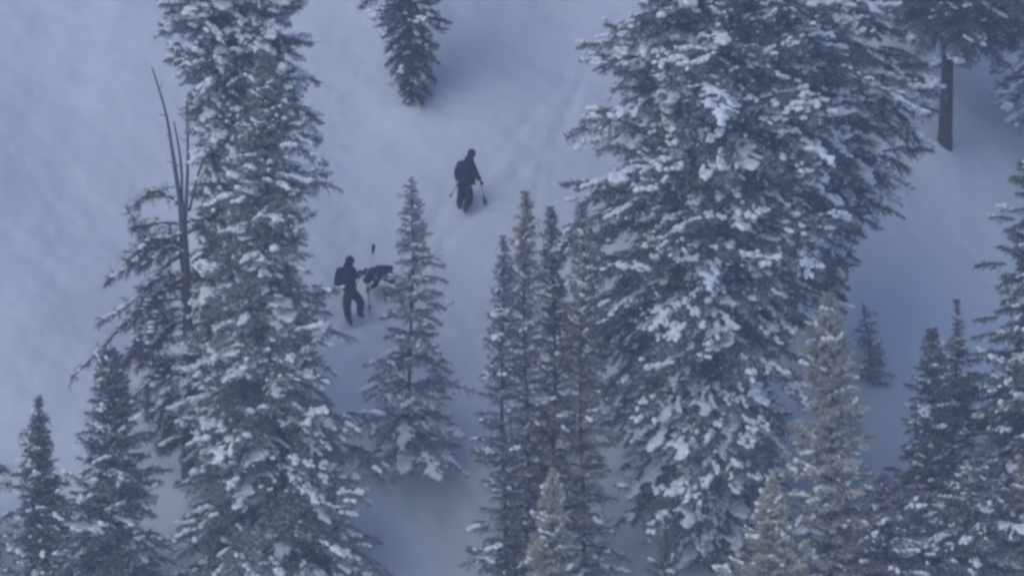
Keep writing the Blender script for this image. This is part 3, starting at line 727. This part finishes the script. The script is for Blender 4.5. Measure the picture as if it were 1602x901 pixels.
# skier one: descending, seen from the front-left, right of the upper spruce
g0 = (728, 334)
def j1(px, py, y=0.0): return jj(*g0, px, py, y)
J = {'hip': j1(728, 288, 0.05), 'chest': j1(731, 262, 0.0), 'neck': j1(736, 250, -0.02), 'head': j1(738, 241, -0.04),
     'shl': j1(719, 258, 0.06), 'ell': j1(714, 272, 0.15), 'wrl': j1(717, 284, -0.05),
     'shr': j1(740, 259, -0.04), 'elr': j1(745, 272, -0.08), 'wrr': j1(752, 281, -0.16),
     'thl': j1(723, 292, 0.10), 'knl': j1(722, 308, -0.02), 'anl': j1(717, 322, 0.22), 'tol': j1(719, 327, 0.10),
     'thr': j1(732, 293, -0.02), 'knr': j1(735, 311, -0.14), 'anr': j1(728, 326, 0.0), 'tor': j1(727, 331, -0.14)}
p1, b1 = person('skier alone higher on the open slope, one pole reaching down to the right', *g0, J, M_NAVY, M_NAVY,
                (j1(721, 266, 0.20), (0.14, 0.09, 0.22), (0.15, 0.1, 1)), [], 'people on the slope', (0.55, -0.8, -0.1))
pole('ski pole in the right hand of the upper skier, basket hanging clear of the snow', b1, j1(753, 283, -0.2), j1(761, 321, -0.35), 0.055, bl=0.26)
pole('thin ski pole on the left side of the upper skier', b1, j1(716, 286, -0.1), j1(703, 312, 0.35), 0.04)
# skier two: with backpack, stepping right
g1 = (552, 506)
def j2(px, py, y=0.0): return jj(*g1, px, py, y)
J = {'hip': j2(547, 453, 0), 'chest': j2(545, 431, 0), 'neck': j2(546, 419, -0.01), 'head': j2(548, 410, -0.02),
     'shl': j2(541, 424, -0.17), 'ell': j2(552, 434, -0.24), 'wrl': j2(564, 428, -0.22),
     'shr': j2(549, 424, 0.17), 'elr': j2(557, 433, 0.24), 'wrr': j2(568, 427, 0.22),
     'thl': j2(544, 458, -0.10), 'knl': j2(543, 480, -0.14), 'anl': j2(546, 499, -0.12), 'tol': j2(551, 507, -0.16),
     'thr': j2(551, 458, 0.10), 'knr': j2(565, 473, 0.06), 'anr': j2(562, 493, 0.12), 'tor': j2(570, 497, 0.10)}
p2, b2 = person('upright skier with a backpack stepping right beside the left spruce', *g1, J, M_NAVY, M_PANTS,
                (j2(531, 433, 0), (0.15, 0.11, 0.24), (0.12, 0, 1)), [], 'people on the slope', (1, -0.1, -0.12))
pole('ski pole planted upright in front of the backpacked skier', b2, j2(571, 426, 0.22), j2(579, 487, 0.3), 0.045)
pole('ski pole trailing behind the backpacked skier', b2, j2(567, 427, -0.24), j2(538, 478, -0.5), 0.045)
# skier three: bent over, knee-deep, left of the small spruce
g2 = (604, 466)
def j3(px, py, y=0.0): return jj(*g2, px, py, y)
J = {'hip': j3(609, 427, 0), 'chest': j3(591, 427, 0), 'neck': j3(583, 430, 0), 'head': j3(577, 436, -0.02),
     'shl': j3(588, 429, -0.18), 'ell': j3(590, 441, -0.22), 'wrl': j3(580, 449, -0.20),
     'shr': j3(587, 426, 0.18), 'elr': j3(580, 424, 0.28), 'wrr': j3(576, 430, 0.2),
     'thl': j3(606, 432, -0.10), 'knl': j3(605, 448, -0.12), 'anl': j3(608, 464, -0.06), 'tol': j3(602, 469, -0.10),
     'thr': j3(610, 432, 0.10), 'knr': j3(613, 449, 0.06), 'anr': j3(617, 464, 0.14), 'tor': j3(612, 468, 0.10)}
p3, b3 = person('skier bent double with back level, just left of the small middle spruce', *g2, J, M_NAVY, M_NAVY,
                (j3(601, 419, 0), (0.13, 0.065, 0.24), (-1, 0, 0.05)), [], 'people on the slope', (-0.55, 0, -0.85))
pole('ski pole held upside down with its basket above the bent-over skier', b3, j3(580, 431, 0.2), j3(585, 381, 0.2), 0.055, bl=0.24, sr=0.003)
pole('ski pole leaning under the hands of the bent-over skier', b3, j3(577, 447, -0.22), j3(579, 482, -0.5), 0.045)

# ------------------------------------------------------------------ haze
hz = MB(); x0, x1, y0, y1, z0, z1 = -256, 256, -246, 256, -62, 56
hz.add([(x0, y0, z0), (x1, y0, z0), (x1, y1, z0), (x0, y1, z0), (x0, y0, z1), (x1, y0, z1), (x1, y1, z1), (x0, y1, z1)], (),
       [(0, 3, 2, 1), (4, 5, 6, 7), (0, 1, 5, 4), (1, 2, 6, 5), (2, 3, 7, 6), (3, 0, 4, 7)])
hm = bpy.data.materials.new('haze'); hm.use_nodes = True; N = hm.node_tree.nodes; N.clear()
ou = N.new('ShaderNodeOutputMaterial'); pv = N.new('ShaderNodeVolumePrincipled')
pv.inputs['Color'].default_value = (0.66, 0.72, 0.98, 1); pv.inputs['Density'].default_value = 0.00135
hm.node_tree.links.new(pv.outputs[0], ou.inputs['Volume'])
ho = hz.build('haze', hm, None, False); ho['kind'] = 'stuff'
